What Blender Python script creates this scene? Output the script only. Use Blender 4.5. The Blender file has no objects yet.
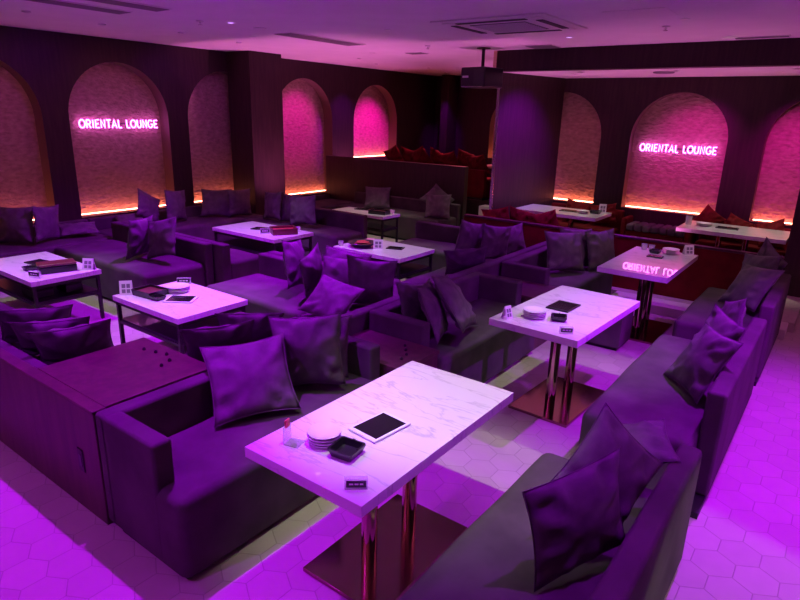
import bpy, bmesh, math, random
from mathutils import Vector, Matrix, noise
from mathutils.bvhtree import BVHTree
random.seed(7)
PI = math.pi
scene = bpy.context.scene
COL = scene.collection

# ------------------------------------------------------------------ materials
def new_mat(name):
    m = bpy.data.materials.new(name); m.use_nodes = True
    nt = m.node_tree
    return m, nt, nt.nodes['Principled BSDF']

def mat_plain(name, col, rough=0.5, metal=0.0, coat=0.0, sheen=0.0, spec=None):
    m, nt, b = new_mat(name)
    b.inputs['Base Color'].default_value = (*col, 1)
    b.inputs['Roughness'].default_value = rough
    b.inputs['Metallic'].default_value = metal
    if coat: b.inputs['Coat Weight'].default_value = coat; b.inputs['Coat Roughness'].default_value = 0.05
    if sheen:
        b.inputs['Sheen Weight'].default_value = sheen; b.inputs['Sheen Roughness'].default_value = 0.45
    if spec is not None: b.inputs['Specular IOR Level'].default_value = spec
    return m

def add_bump(nt, b, scale, strength, dist=0.02, detail=4.0, stretch=None):
    tc = nt.nodes.new('ShaderNodeTexCoord'); n = nt.nodes.new('ShaderNodeTexNoise')
    n.inputs['Scale'].default_value = scale; n.inputs['Detail'].default_value = detail
    src = tc.outputs['Object']
    if stretch:
        mp = nt.nodes.new('ShaderNodeMapping'); mp.inputs['Scale'].default_value = stretch
        nt.links.new(src, mp.inputs['Vector']); src = mp.outputs['Vector']
    nt.links.new(src, n.inputs['Vector'])
    bp = nt.nodes.new('ShaderNodeBump'); bp.inputs['Strength'].default_value = strength; bp.inputs['Distance'].default_value = dist
    nt.links.new(n.outputs['Fac'], bp.inputs['Height']); nt.links.new(bp.outputs['Normal'], b.inputs['Normal'])
    return n, src

def mat_noise(name, c1, c2, scale, rough=0.6, bump=0.2, bdist=0.01, sheen=0.0, stretch=None, detail=5.0, coat=0.0, lo=0.35, hi=0.65):
    m, nt, b = new_mat(name)
    n, src = add_bump(nt, b, scale, bump, bdist, detail, stretch)
    r = nt.nodes.new('ShaderNodeValToRGB')
    r.color_ramp.elements[0].position = lo; r.color_ramp.elements[1].position = hi
    r.color_ramp.elements[0].color = (*c1, 1); r.color_ramp.elements[1].color = (*c2, 1)
    nt.links.new(n.outputs['Fac'], r.inputs['Fac']); nt.links.new(r.outputs['Color'], b.inputs['Base Color'])
    b.inputs['Roughness'].default_value = rough
    if sheen: b.inputs['Sheen Weight'].default_value = sheen; b.inputs['Sheen Roughness'].default_value = 0.5
    if coat: b.inputs['Coat Weight'].default_value = coat; b.inputs['Coat Roughness'].default_value = 0.08
    return m

def mat_emit(name, col, strength):
    m, nt, b = new_mat(name)
    b.inputs['Base Color'].default_value = (*col, 1)
    b.inputs['Emission Color'].default_value = (*col, 1)
    b.inputs['Emission Strength'].default_value = strength
    return m

def mat_marble():
    m, nt, b = new_mat('white_marble')
    N = nt.nodes.new; L = nt.links.new
    tc = N('ShaderNodeTexCoord'); mp = N('ShaderNodeMapping')
    mp.inputs['Rotation'].default_value = (0, 0, math.radians(28)); mp.inputs['Scale'].default_value = (0.9, 5.0, 1.0)
    L(tc.outputs['Object'], mp.inputs['Vector'])
    n1 = N('ShaderNodeTexNoise'); n1.inputs['Scale'].default_value = 2.4; n1.inputs['Detail'].default_value = 7; n1.inputs['Distortion'].default_value = 0.45
    L(mp.outputs['Vector'], n1.inputs['Vector'])
    s = N('ShaderNodeMath'); s.operation = 'SUBTRACT'; s.inputs[1].default_value = 0.5; L(n1.outputs['Fac'], s.inputs[0])
    a = N('ShaderNodeMath'); a.operation = 'ABSOLUTE'; L(s.outputs[0], a.inputs[0])
    r = N('ShaderNodeValToRGB'); e = r.color_ramp.elements
    e[0].position = 0.0; e[0].color = (0.42, 0.41, 0.42, 1); e[1].position = 0.02; e[1].color = (0.80, 0.78, 0.77, 1)
    L(a.outputs[0], r.inputs['Fac'])
    n2 = N('ShaderNodeTexNoise'); n2.inputs['Scale'].default_value = 3.0; n2.inputs['Detail'].default_value = 3; L(tc.outputs['Object'], n2.inputs['Vector'])
    mx = N('ShaderNodeMix'); mx.data_type = 'RGBA'; L(n2.outputs['Fac'], mx.inputs[0]); mx.inputs[6].default_value = (0.80, 0.78, 0.77, 1); L(r.outputs['Color'], mx.inputs[7])
    L(mx.outputs[2], b.inputs['Base Color'])
    b.inputs['Roughness'].default_value = 0.28; b.inputs['Coat Weight'].default_value = 1.0; b.inputs['Coat Roughness'].default_value = 0.0; b.inputs['Coat IOR'].default_value = 1.75
    return m

def mat_hexfloor():
    m, nt, b = new_mat('hexagon_floor_tile')
    N = nt.nodes.new; L = nt.links.new
    def vm(op, *ins):
        n = N('ShaderNodeVectorMath'); n.operation = op
        for i, v in enumerate(ins):
            if isinstance(v, tuple): n.inputs[i].default_value = v
            elif isinstance(v, (int, float)): n.inputs['Scale'].default_value = v
            else: L(v, n.inputs[i])
        return n.outputs['Value'] if op in ('LENGTH', 'DOT_PRODUCT') else n.outputs['Vector']
    def sm(op, *ins):
        n = N('ShaderNodeMath'); n.operation = op
        for i, v in enumerate(ins):
            if isinstance(v, (int, float)): n.inputs[i].default_value = v
            else: L(v, n.inputs[i])
        return n.outputs[0]
    tc = N('ShaderNodeTexCoord')
    p = vm('MULTIPLY', tc.outputs['Object'], (5.5, 5.5, 0.0))
    p = vm('ADD', p, (400.0, 400.0 * 1.7320508, 0.0))
    R = (1.0, 1.7320508, 1.0); H = (0.5, 0.8660254, 0.0)
    ga = vm('SUBTRACT', vm('MODULO', p, R), H)
    gb = vm('SUBTRACT', vm('MODULO', vm('SUBTRACT', p, H), R), H)
    lt = sm('LESS_THAN', vm('LENGTH', ga), vm('LENGTH', gb))
    mx = N('ShaderNodeMix'); mx.data_type = 'VECTOR'; L(lt, mx.inputs[0]); L(gb, mx.inputs[4]); L(ga, mx.inputs[5])
    gv = mx.outputs[1]
    ab = vm('ABSOLUTE', gv)
    d1 = vm('DOT_PRODUCT', ab, (0.5, 0.8660254, 0.0)); d2 = vm('DOT_PRODUCT', ab, (1.0, 0.0, 0.0))
    edge = sm('SUBTRACT', 0.5, sm('MAXIMUM', d1, d2))
    idv = vm('SUBTRACT', p, gv)
    wn = N('ShaderNodeTexWhiteNoise'); wn.noise_dimensions = '3D'; L(vm('SNAP', vm('ADD', idv, (0.1, 0.1, 0)), (0.25, 0.25, 1)), wn.inputs['Vector'])
    ns = N('ShaderNodeTexNoise'); ns.inputs['Scale'].default_value = 9; ns.inputs['Detail'].default_value = 5; L(tc.outputs['Object'], ns.inputs['Vector'])
    f = sm('ADD', sm('MULTIPLY', wn.outputs['Value'], 0.45), sm('MULTIPLY', ns.outputs['Fac'], 0.55))
    r = N('ShaderNodeValToRGB'); r.color_ramp.elements[0].color = (0.36, 0.33, 0.265, 1); r.color_ramp.elements[1].color = (0.48, 0.45, 0.36, 1)
    L(f, r.inputs['Fac'])
    gm = N('ShaderNodeMapRange'); gm.inputs['From Min'].default_value = 0.006; gm.inputs['From Max'].default_value = 0.018; L(edge, gm.inputs['Value'])
    mc = N('ShaderNodeMix'); mc.data_type = 'RGBA'; L(gm.outputs['Result'], mc.inputs[0]); mc.inputs[6].default_value = (0.30, 0.275, 0.225, 1); L(r.outputs['Color'], mc.inputs[7])
    L(mc.outputs[2], b.inputs['Base Color'])
    bp = N('ShaderNodeBump'); bp.inputs['Strength'].default_value = 0.5; bp.inputs['Distance'].default_value = 0.003
    L(gm.outputs['Result'], bp.inputs['Height']); L(bp.outputs['Normal'], b.inputs['Normal'])
    b.inputs['Roughness'].default_value = 0.55
    return m

M = {}
M['floor'] = mat_hexfloor()
M['marble'] = mat_marble()
M['velvet'] = mat_noise('charcoal_velvet', (0.066, 0.057, 0.052), (0.104, 0.090, 0.083), 3.5, rough=0.8, bump=0.25, bdist=0.012, detail=6)
M['pillow'] = mat_noise('pillow_velvet', (0.096, 0.085, 0.082), (0.138, 0.124, 0.117), 5.0, rough=0.68, bump=0.2, bdist=0.010, detail=5)
M['red_velvet'] = mat_noise('red_velvet', (0.10, 0.006, 0.008), (0.17, 0.012, 0.014), 4.0, rough=0.75, bump=0.15, bdist=0.01)
M['plinth'] = mat_plain('black_plinth', (0.012, 0.011, 0.011), 0.6)
M['wood'] = mat_noise('dark_wood_panel', (0.032, 0.017, 0.017), (0.048, 0.026, 0.025), 5.0, rough=0.5, bump=0.1, bdist=0.003, stretch=(6, 6, 0.5))
M['counter_wood'] = mat_noise('brown_wood_console', (0.062, 0.026, 0.028), (0.095, 0.042, 0.042), 4.0, rough=0.42, bump=0.08, bdist=0.003, stretch=(5, 5, 0.6))
M['plaster'] = mat_noise('rough_plaster', (0.32, 0.21, 0.15), (0.52, 0.36, 0.26), 14.0, rough=0.85, bump=1.0, bdist=0.04, stretch=(1.0, 0.9, 2.0), detail=8, lo=0.3, hi=0.7)
M['jamb'] = mat_plain('arch_lining', (0.16, 0.09, 0.07), 0.7)
M['ceiling'] = mat_noise('ceiling_paint', (0.74, 0.72, 0.70), (0.78, 0.76, 0.74), 3.0, rough=0.9, bump=0.02)
M['vent_white'] = mat_plain('vent_white', (0.72, 0.70, 0.68), 0.5)
M['vent_dark'] = mat_plain('vent_grille_grey', (0.20, 0.19, 0.19), 0.6)
M['slot'] = mat_plain('slot_black', (0.03, 0.03, 0.03), 0.6)
M['copper'] = mat_plain('rose_gold_metal', (0.50, 0.29, 0.25), 0.08, 1.0)
M['plate_metal'] = mat_plain('copper_base_plate', (0.34, 0.19, 0.165), 0.12, 1.0)
M['gold'] = mat_plain('brass_edge', (0.75, 0.55, 0.35), 0.25, 1.0)
M['steel'] = mat_plain('steel_trim', (0.75, 0.72, 0.75), 0.25, 1.0)
M['black_metal'] = mat_plain('black_metal', (0.025, 0.02, 0.02), 0.4, 0.3)
M['black_plastic'] = mat_plain('black_plastic', (0.012, 0.012, 0.014), 0.3, coat=0.15)
M['black_glass'] = mat_plain('black_screen', (0.012, 0.010, 0.012), 0.12)
M['white_plastic'] = mat_plain('white_plastic', (0.70, 0.77, 0.78), 0.35)
M['china'] = mat_plain('white_china', (0.80, 0.79, 0.80), 0.2, coat=0.5)
M['paper'] = mat_plain('white_card', (0.78, 0.76, 0.76), 0.7)
M['ink'] = mat_plain('grey_print', (0.20, 0.17, 0.22), 0.7)
M['pink'] = mat_plain('red_card', (0.65, 0.10, 0.12), 0.6)
M['red_lining'] = mat_plain('red_lining', (0.42, 0.03, 0.035), 0.5)
M['maroon'] = mat_plain('maroon_leather', (0.10, 0.02, 0.022), 0.35)
M['acrylic'] = mat_plain('clear_acrylic', (0.85, 0.85, 0.88), 0.06); M['acrylic'].node_tree.nodes['Principled BSDF'].inputs['Alpha'].default_value = 0.30
M['stone'] = mat_plain('pale_stone', (0.6, 0.57, 0.5), 0.5)
M['letter'] = mat_emit('lit_letter_pink', (0.92, 0.16, 1.0), 8.0)
M['led'] = mat_emit('led_orange', (1.0, 0.23, 0.14), 26.0)
M['lens'] = mat_emit('violet_lens', (0.62, 0.35, 1.0), 3.0)
M['lens_w'] = mat_emit('white_lens', (0.7, 0.6, 0.62), 0.12)

M['pillow'].node_tree.nodes['Principled BSDF'].inputs['Specular IOR Level'].default_value = 0.22
M['red_velvet'].node_tree.nodes['Principled BSDF'].inputs['Specular IOR Level'].default_value = 0.1
M['counter_wood'].node_tree.nodes['Principled BSDF'].inputs['Specular IOR Level'].default_value = 0.4
M['wood'].node_tree.nodes['Principled BSDF'].inputs['Specular IOR Level'].default_value = 0.3
M['velvet'].node_tree.nodes['Principled BSDF'].inputs['Specular IOR Level'].default_value = 0.12
# ------------------------------------------------------------------ mesh helpers
def obj(name, bm, mats, parent=None, smooth=40):
    me = bpy.data.meshes.new(name)
    bmesh.ops.recalc_face_normals(bm, faces=bm.faces[:])
    bm.to_mesh(me); bm.free()
    if not isinstance(mats, (list, tuple)): mats = [mats]
    for k in mats: me.materials.append(M[k] if isinstance(k, str) else k)
    if smooth:
        for p in me.polygons: p.use_smooth = True
        me.set_sharp_from_angle(angle=math.radians(smooth))
    o = bpy.data.objects.new(name, me); COL.objects.link(o)
    if smooth:
        w = o.modifiers.new('weighted_normal', 'WEIGHTED_NORMAL'); w.keep_sharp = True; w.weight = 90
    if parent: o.parent = parent
    return o

def tag(o, label=None, cat=None, group=None, kind=None):
    if label: o['label'] = label
    if cat: o['category'] = cat
    if group: o['group'] = group
    if kind: o['kind'] = kind
    return o

def thing(name, label, cat, loc=(0, 0, 0), rz=0.0, group=None):
    o = bpy.data.objects.new(name, None); COL.objects.link(o)
    o.empty_display_size = 0.1
    o.location = loc; o.rotation_euler = (0, 0, rz)
    return tag(o, label, cat, group)

def B(): return bmesh.new()

def box(bm, x0, x1, y0, y1, z0, z1, bev=0.0, seg=2, mi=0):
    b2 = bmesh.new()
    vs = [b2.verts.new(c) for c in ((x0,y0,z0),(x1,y0,z0),(x1,y1,z0),(x0,y1,z0),(x0,y0,z1),(x1,y0,z1),(x1,y1,z1),(x0,y1,z1))]
    for f in ((0,3,2,1),(4,5,6,7),(0,1,5,4),(1,2,6,5),(2,3,7,6),(3,0,4,7)): b2.faces.new([vs[i] for i in f])
    if bev > 0: bmesh.ops.bevel(b2, geom=b2.edges[:], offset=bev, segments=seg, profile=0.5, affect='EDGES')
    merge(bm, b2, mi); return bm

def merge(bm, b2, mi=0, mtx=None):
    if mtx is not None: bmesh.ops.transform(b2, matrix=mtx, verts=b2.verts[:])
    mp = {v: bm.verts.new(v.co) for v in b2.verts}
    for f in b2.faces:
        try: nf = bm.faces.new([mp[v] for v in f.verts]); nf.material_index = mi if mi is not None else f.material_index
        except ValueError: pass
    b2.free()

def lathe(bm, prof, n=24, c=(0, 0, 0), mi=0):
    rings = []
    for r, z in prof:
        if r < 1e-6: rings.append([bm.verts.new((c[0], c[1], c[2] + z))])
        else: rings.append([bm.verts.new((c[0] + r*math.cos(2*PI*i/n), c[1] + r*math.sin(2*PI*i/n), c[2] + z)) for i in range(n)])
    for a, b in zip(rings, rings[1:]):
        for i in range(n):
            j = (i + 1) % n
            if len(a) == 1 and len(b) == 1: continue
            if len(a) == 1: f = bm.faces.new((a[0], b[i], b[j]))
            elif len(b) == 1: f = bm.faces.new((a[i], a[j], b[0]))
            else: f = bm.faces.new((a[i], a[j], b[j], b[i]))
            f.material_index = mi
    return bm

def tube(bm, pts, r, n=8, closed=False, mi=0):
    pts = [Vector(p) for p in pts]; m = len(pts); rings = []
    for i, p in enumerate(pts):
        a = pts[(i - 1) % m] if (closed or i > 0) else p
        b = pts[(i + 1) % m] if (closed or i < m - 1) else p
        t = (b - a).normalized()
        ref = Vector((0, 0, 1)) if abs(t.z) < 0.9 else Vector((1, 0, 0))
        if abs(t.y) < 0.3: ref = Vector((0, 1, 0))
        u = t.cross(ref).normalized(); v = t.cross(u)
        rings.append([bm.verts.new(p + (u*math.cos(2*PI*k/n) + v*math.sin(2*PI*k/n))*r) for k in range(n)])
    rr = list(zip(rings, rings[1:])) + ([(rings[-1], rings[0])] if closed else [])
    for a, b in rr:
        for k in range(n):
            f = bm.faces.new((a[k], a[(k+1) % n], b[(k+1) % n], b[k])); f.material_index = mi
    if not closed:
        for rg in (rings[0], rings[-1]):
            f = bm.faces.new(rg); f.material_index = mi
    return bm

def struct(name, bm, mats, smooth=0):
    return tag(obj(name, bm, mats, None, smooth), kind='structure')

def copy_tree(o, parent=None):
    c = o.copy(); COL.objects.link(c)
    if parent is not None: c.parent = parent
    for ch in list(o.children): copy_tree(ch, c)
    return c

# ------------------------------------------------------------------ room shell
XA = -8.2          # left arch wall plane
YB = 9.48          # alcove arch wall plane
ZC = 2.87          # main ceiling
ZA = 2.61          # alcove ceiling
box_ = lambda *a, **k: box(B(), *a, **k)

struct('floor', box_(-8.9, 3.6, -2.6, 12.9, -0.12, 0.0), 'floor')
struct('ceiling', box_(-8.9, 3.6, -2.6, 12.9, ZC, ZC + 0.12), 'ceiling')

def arch_wall(u0, u1, arches, z0, z1, depth, thick):
    """front plane at n=0, niches run to n=-depth; returns (verts in (u,n,z), faces, material)"""
    q = []
    def quad(pts, mi): q.append((pts, mi))
    cur = u0; SEG = 24
    for (c, hw, sill, spring) in arches:
        a, b = c - hw, c + hw
        quad([(cur,0,z0),(a,0,z0),(a,0,z1),(cur,0,z1)], 0)
        quad([(a,0,z0),(b,0,z0),(b,0,sill),(a,0,sill)], 0)
        pts = [(c - hw*math.cos(PI*i/SEG), spring + hw*math.sin(PI*i/SEG)) for i in range(SEG + 1)]
        for (ua, za), (ub, zb) in zip(pts, pts[1:]):
            quad([(ua,0,za),(ub,0,zb),(ub,0,z1),(ua,0,z1)], 0)
            quad([(ua,0,za),(ub,0,zb),(ub,-depth,zb),(ua,-depth,za)], 1)
            quad([(ua,-depth,sill),(ub,-depth,sill),(ub,-depth,zb),(ua,-depth,za)], 2)
        quad([(a,0,sill),(a,0,spring),(a,-depth,spring),(a,-depth,sill)], 1)
        quad([(b,0,sill),(b,0,spring),(b,-depth,spring),(b,-depth,sill)], 1)
        quad([(a,0,sill),(b,0,sill),(b,-depth,sill),(a,-depth,sill)], 1)
        cur = b
    quad([(cur,0,z0),(u1,0,z0),(u1,0,z1),(cur,0,z1)], 0)
    quad([(u0,-thick,z0),(u1,-thick,z0),(u1,-thick,z1),(u0,-thick,z1)], 0)
    return q

def wall_from(quads, fn):
    bm = B()
    for pts, mi in quads:
        f = bm.faces.new([bm.verts.new(fn(*p)) for p in pts]); f.material_index = mi
    bmesh.ops.remove_doubles(bm, verts=bm.verts[:], dist=1e-4)
    return bm

LEFT_ARCHES = [(1.10, .71, .58, 1.87), (2.85, .71, .58, 1.87), (4.59, .71, .58, 1.87), (6.34, .71, .58, 1.87), (8.07, .72, .52, 1.86), (10.12, .71, 1.13, 1.86)]
q = arch_wall(-2.5, 12.4, LEFT_ARCHES, 0, ZC, 0.22, 0.4)
struct('wall_left', wall_from(q, lambda u, n, z: (XA + n, u, z)), ['wood', 'jamb', 'plaster'])
ALC_ARCHES = [(-3.90, .655, .73, 1.755), (-2.15, .655, .73, 1.755), (-0.40, .655, .73, 1.755)]
q = arch_wall(-4.9, 0.7, ALC_ARCHES, 0, ZC, 0.18, 0.35)
struct('wall_alcove', wall_from(q, lambda u, n, z: (u, YB - n, z)), ['wood', 'jamb', 'plaster'])
q = arch_wall(-8.5, -4.1, [(-6.02, .70, 1.12, 1.80)], 0, ZC, 0.2, 0.4)
struct('wall_back', wall_from(q, lambda u, n, z: (u, 12.3 - n, z)), ['wood', 'jamb', 'plaster'])
struct('wall_right', box_(3.5, 3.6, -2.6, 9.9, 0, ZC), 'wood')
struct('wall_front', box_(-8.6, 3.5, -2.6, -2.5, 0, ZC), 'wood')
# partition between the platform and the alcove, with its metal edge
bm = B()
for (xa, ya, xb, yb) in [(-4.24, 8.0, -3.90, 9.46)]:
    t = 0.035
    vs = [(xa, ya), (xb, yb), (xb - t, yb), (xa - t, ya)]
    lo = [bm.verts.new((x, y, 0)) for x, y in vs]; hi = [bm.verts.new((x, y, ZC)) for x, y in vs]
    bm.faces.new(lo[::-1]); bm.faces.new(hi)
    for i in range(4): bm.faces.new((lo[i], lo[(i+1) % 4], hi[(i+1) % 4], hi[i]))
struct('wall_partition', bm, 'wood')
struct('trim_1', box_(-4.280, -4.236, 7.972, 7.995, 0.0, ZA, .003, 1), 'steel')
struct('trim_2', box_(-4.20, 3.5, 7.78, 7.97, ZA, ZC), 'wood')            # beam over the alcove
struct('trim_3', box_(-4.255, -4.205, 7.76, 7.97, ZA - .02, ZC, .003, 1), 'gold')
struct('ceiling_alcove', box_(-4.3, 3.5, 7.972, YB, ZA, ZA + .1), 'ceiling')
struct('wall_column', box_(-0.475, 3.5, 8.15, YB, 0, ZA), 'wood')
struct('wall_pillar', box_(XA, -7.67, 6.40, 7.05, 0, ZC), 'wood')
struct('wall_pilaster', box_(-7.78, -7.60, 11.9, 12.3, 0, ZC), 'wood')
struct('wall_platform', box_(-8.2, -5.10, 8.60, 8.72, 0, 1.22, .006, 1), 'wood')
struct('floor_platform', box_(-8.2, -4.4, 9.35, 12.3, 0, 0.60), 'wood')
struct('floor_alcove', box_(-4.2, -0.2, 6.99, YB, 0, 0.10), 'floor')
struct('trim_4', box_(-1.98, -0.25, 6.68, 6.99, 0, 0.10, .006, 1), 'stone')      # pale step in front of the alcove
# steps up to the platform
for i in range(3):
    struct('trim_%d' % (5 + i), box_(-5.09, -4.36, 8.62 + .25*i, 8.62 + .25*(i+1), 0, .18*(i+1)), 'stone')

# ------------------------------------------------------------------ camera
H = 2.02; PITCH = math.radians(17.24); ROLL = .027; YAW = math.radians(36.4)
cp, sp, cr, sr, cy, sy = math.cos(PITCH), math.sin(PITCH), math.cos(ROLL), math.sin(ROLL), math.cos(YAW), math.sin(YAW)
fh = Vector((-sy, cy, 0)); rt = Vector((cy, sy, 0)); zz = Vector((0, 0, 1))
fw = fh*cp - zz*sp; upv = fh*sp + zz*cp
Rv = rt*cr + upv*sr; Uv = -rt*sr + upv*cr
cam = bpy.data.cameras.new('camera'); cam.lens = 27.0; cam.sensor_width = 36.0; cam.clip_start = 0.02
co = bpy.data.objects.new('camera', cam); COL.objects.link(co); scene.camera = co
co.matrix_world = Matrix(((Rv.x, Uv.x, -fw.x, 0), (Rv.y, Uv.y, -fw.y, 0), (Rv.z, Uv.z, -fw.z, H), (0, 0, 0, 1)))

# ------------------------------------------------------------------ sofas
FACE = {'+X': PI/2, '-X': -PI/2, '+Y': PI, '-Y': 0.0}
def seat_mesh(L, D, z0, z1, rr=0.05):
    """padded seat: rounded block with a crowned, slightly dimpled top"""
    bm = B(); nx, ny = max(8, int(L/0.07)), 10
    box(bm, -L/2, L/2, -D/2, D/2, z0, z1, 0, 1)
    bmesh.ops.bevel(bm, geom=[e for e in bm.edges if max(v.co.z for v in e.verts) > z1 - 1e-4], offset=rr, segments=5, profile=0.55, affect='EDGES')
    es = [e for e in bm.edges if abs(e.verts[0].co.y - e.verts[1].co.y) < 1e-5 and abs(e.verts[0].co.z - e.verts[1].co.z) < 1e-5 and e.calc_length() > L*0.5]
    if es: bmesh.ops.subdivide_edges(bm, edges=es, cuts=nx, use_grid_fill=True)
    for v in bm.verts:
        if v.co.z > z1 - rr*1.2:
            u = v.co.x/(L/2)
            v.co.z += 0.010*(1 - u*u) + 0.004*math.sin(v.co.x*9 + L) - 0.006*(1 - abs(v.co.y)/(D/2))
        if v.co.y < -D/2 + 1e-3:
            v.co.y -= 0.006*math.sin(PI*max(0, (v.co.z - z0)/(z1 - z0)))
    return bm

def sofa(label, x0, x1, y0, y1, face, group, h=0.64, seat_z=0.42, arms=(), arm_len=0.49, back_t=0.10, mat='velvet', back=True, plinth=True, arm_t=0.10, z0=0.0, bx=None, name='sofa', cat='sofa'):
    cx, cy_ = (x0 + x1)/2, (y0 + y1)/2
    L, D = ((y1 - y0), (x1 - x0)) if face in ('+X', '-X') else ((x1 - x0), (y1 - y0))
    t = thing(name, label, cat, (cx, cy_, z0), FACE[face], group)
    bt = back_t if back else 0
    s = obj('seat', seat_mesh(L - 0.004, D - bt, 0.035, seat_z), mat, t); s.location = (0, -bt/2, 0)
    if back:
        b0, b1 = bx or (-L/2, L/2)
        obj('backrest', box(B(), b0, b1, D/2 - bt, D/2, 0.035, h, 0.022, 4), mat, t)
    for a in arms:
        xa = -L/2 if a < 0 else L/2 - arm_t
        obj('armrest', box(B(), xa, xa + arm_t, D/2 - arm_len, D/2 - bt*0.5, 0.035, h - .002, 0.02, 4), mat, t)
    if plinth:
        obj('plinth', box(B(), -L/2 + .03, L/2 - .03, -D/2 + .04, D/2 - .01, 0.0, 0.036), 'plinth', t)
    return t

G = 'charcoal sofas in the row beside the high tables'
sofa('charcoal sofa nearest the camera, its end panel beside the wooden divider', -2.66, -2.0, 1.19, 2.76, '+X', G, arms=(-1, 1))
sofa('charcoal sofa alongside the second high marble table', -2.66, -2.0, 3.22, 4.78, '+X', G, arms=(-1, 1))
sofa('charcoal sofa with three upright pillows beside the table reflecting the lit letters', -2.66, -2.0, 5.28, 6.86, '+X', G, arms=(-1, 1))
G = 'charcoal sofas along the walkway'
sofa('charcoal sofa nearest the camera along the walkway, cut by the lower picture edge', -0.99, -0.30, 0.95, 2.62, '-X', G, h=.63, bx=(-.935 , .835))
sofa('second charcoal sofa along the walkway, with a bare seat and pillows by its middle', -0.99, -0.305, 3.11, 4.85, '-X', G, h=.655, bx=(-.98, .66))
sofa('farthest charcoal sofa along the walkway, in front of the red panel', -0.99, -0.30, 5.24, 6.64, '-X', G, h=.66, bx=(-.74, .60))
G = 'charcoal bench sofas around the low tables'
sofa('charcoal bench sofa behind the wooden divider, holding three dark pillows in a row', -7.2, -3.40, 1.255, 1.885, '+Y', G, h=.60)
sofa('charcoal bench sofa back to back with the nearest sofa', -3.44, -2.675, 1.90, 3.98, '-X', G, h=.63)
sofa('charcoal bench sofa back to back with the sofa row further on, under scattered pillows', -3.44, -2.675, 4.10, 6.72, '-X', G, h=.64)
sofa('brightly purple-lit bench sofa beyond the low table with the white plates', -4.74, -3.46, 3.28, 4.05, '-Y', G, h=.62)
sofa('charcoal bench sofa facing the low table with the black bowl', -4.74, -3.46, 4.07, 4.74, '+Y', G, h=.62)
sofa('charcoal bench sofa behind the low table with the black bowl', -4.65, -3.46, 6.02, 6.70, '-Y', G, h=.64)
sofa('charcoal bench sofa with two leaning pillows beyond the low table holding the maroon box', -7.38, -5.45, 3.10, 3.93, '-Y', G, h=.63)
sofa('charcoal bench sofa whose purple-lit seat end faces the gap between the low tables', -7.38, -5.30, 3.95, 4.50, '+Y', G, h=.62)
sofa('charcoal bench sofa behind the low table in front of the pillar', -7.38, -5.41, 5.86, 6.52, '-Y', G, h=.645)
sofa('charcoal wall bench below the first two arches', -8.17, -7.40, 0.2, 3.90, '+X', G, h=.57)
sofa('charcoal wall bench below the arch with the lit letters', -8.17, -7.40, 3.92, 6.38, '+X', G, h=.57)
sofa('charcoal wall bench below the narrow magenta arch behind the pillar', -8.17, -7.40, 7.07, 8.58, '+X', G, h=.50)
sofa('dark bench sofa along the foot of the platform wall', -7.38, -5.12, 7.95, 8.58, '-Y', G, h=.62)
G = 'red velvet banquettes in the alcove'
sofa('red banquette behind the red panel, facing the alcove wall', -3.95, -0.50, 7.23, 7.75, '+Y', G, h=.60, seat_z=.34, mat='red_velvet', z0=.10, name='banquette', cat='banquette')
sofa('red banquette under the first arch behind the long table', -3.88, -2.72, 8.98, 9.44, '-Y', G, h=.60, seat_z=.34, mat='red_velvet', z0=.10, name='banquette', cat='banquette')
sofa('red banquette under the arch to the right of the lit letters', -1.62, -0.50, 9.04, 9.44, '-Y', G, h=.60, seat_z=.34, mat='red_velvet', z0=.10, name='banquette', cat='banquette')
sofa('red banquette on the raised platform, loaded with red pillows', -8.0, -5.15, 9.36, 9.95, '+Y', G, h=.52, seat_z=.36, mat='red_velvet', z0=.60, name='banquette', cat='banquette')

# tufted bench between the two alcove tables
t = thing('tufted_bench', 'small tufted bench with ribbed pale top under the arch with the lit letters', 'bench', (-2.17, 9.27, .10))
bm = B()
for k in range(7):
    box(bm, -.40 + k*.115, -.40 + k*.115 + .11, -.22, .17, .36, .46, .03, 3)
obj('cushion', bm, 'pillow', t); obj('base', box(B(), -.40, .40, -.20, .17, 0, .36, .01, 1), 'red_velvet', t)
for s in (-1, 1): obj('armrest', box(B(), s*.445 - .04, s*.445 + .04, -.20, .17, 0, .54, .03, 3), 'red_velvet', t)

# red panel in front of the alcove
t = thing('low_screen', 'long low red panel standing on the pale step in front of the alcove', 'screen', (-2.2, 7.16, .10))
obj('panel', box(B(), -2.0, 1.78, -.035, .035, 0, .60, .006, 1), 'red_velvet', t)
obj('top_rail', box(B(), -2.0, 1.78, -.04, .04, .60, .625, .004, 1), 'counter_wood', t)

# wooden divider, consoles
t = thing('wooden_divider', 'long dark wooden divider facing the bright purple floor, with a small outlet', 'divider', (-4.9, 1.22, 0))
obj('panel', box(B(), -2.44, 2.235, -.03, .03, 0, .62, .004, 1), 'counter_wood', t)
obj('cap', box(B(), -2.44, 2.235, -.034, .034, .62, .636, .003, 1), 'counter_wood', t)
o = obj('outlet_plate', box(B(), 2.02, 2.075, -.036, -.029, .24, .37, .003, 1), 'black_metal', t)
obj('socket', box(B(), 2.033, 2.062, -.038, -.035, .27, .34, .002, 1), 'black_plastic', o)

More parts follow.
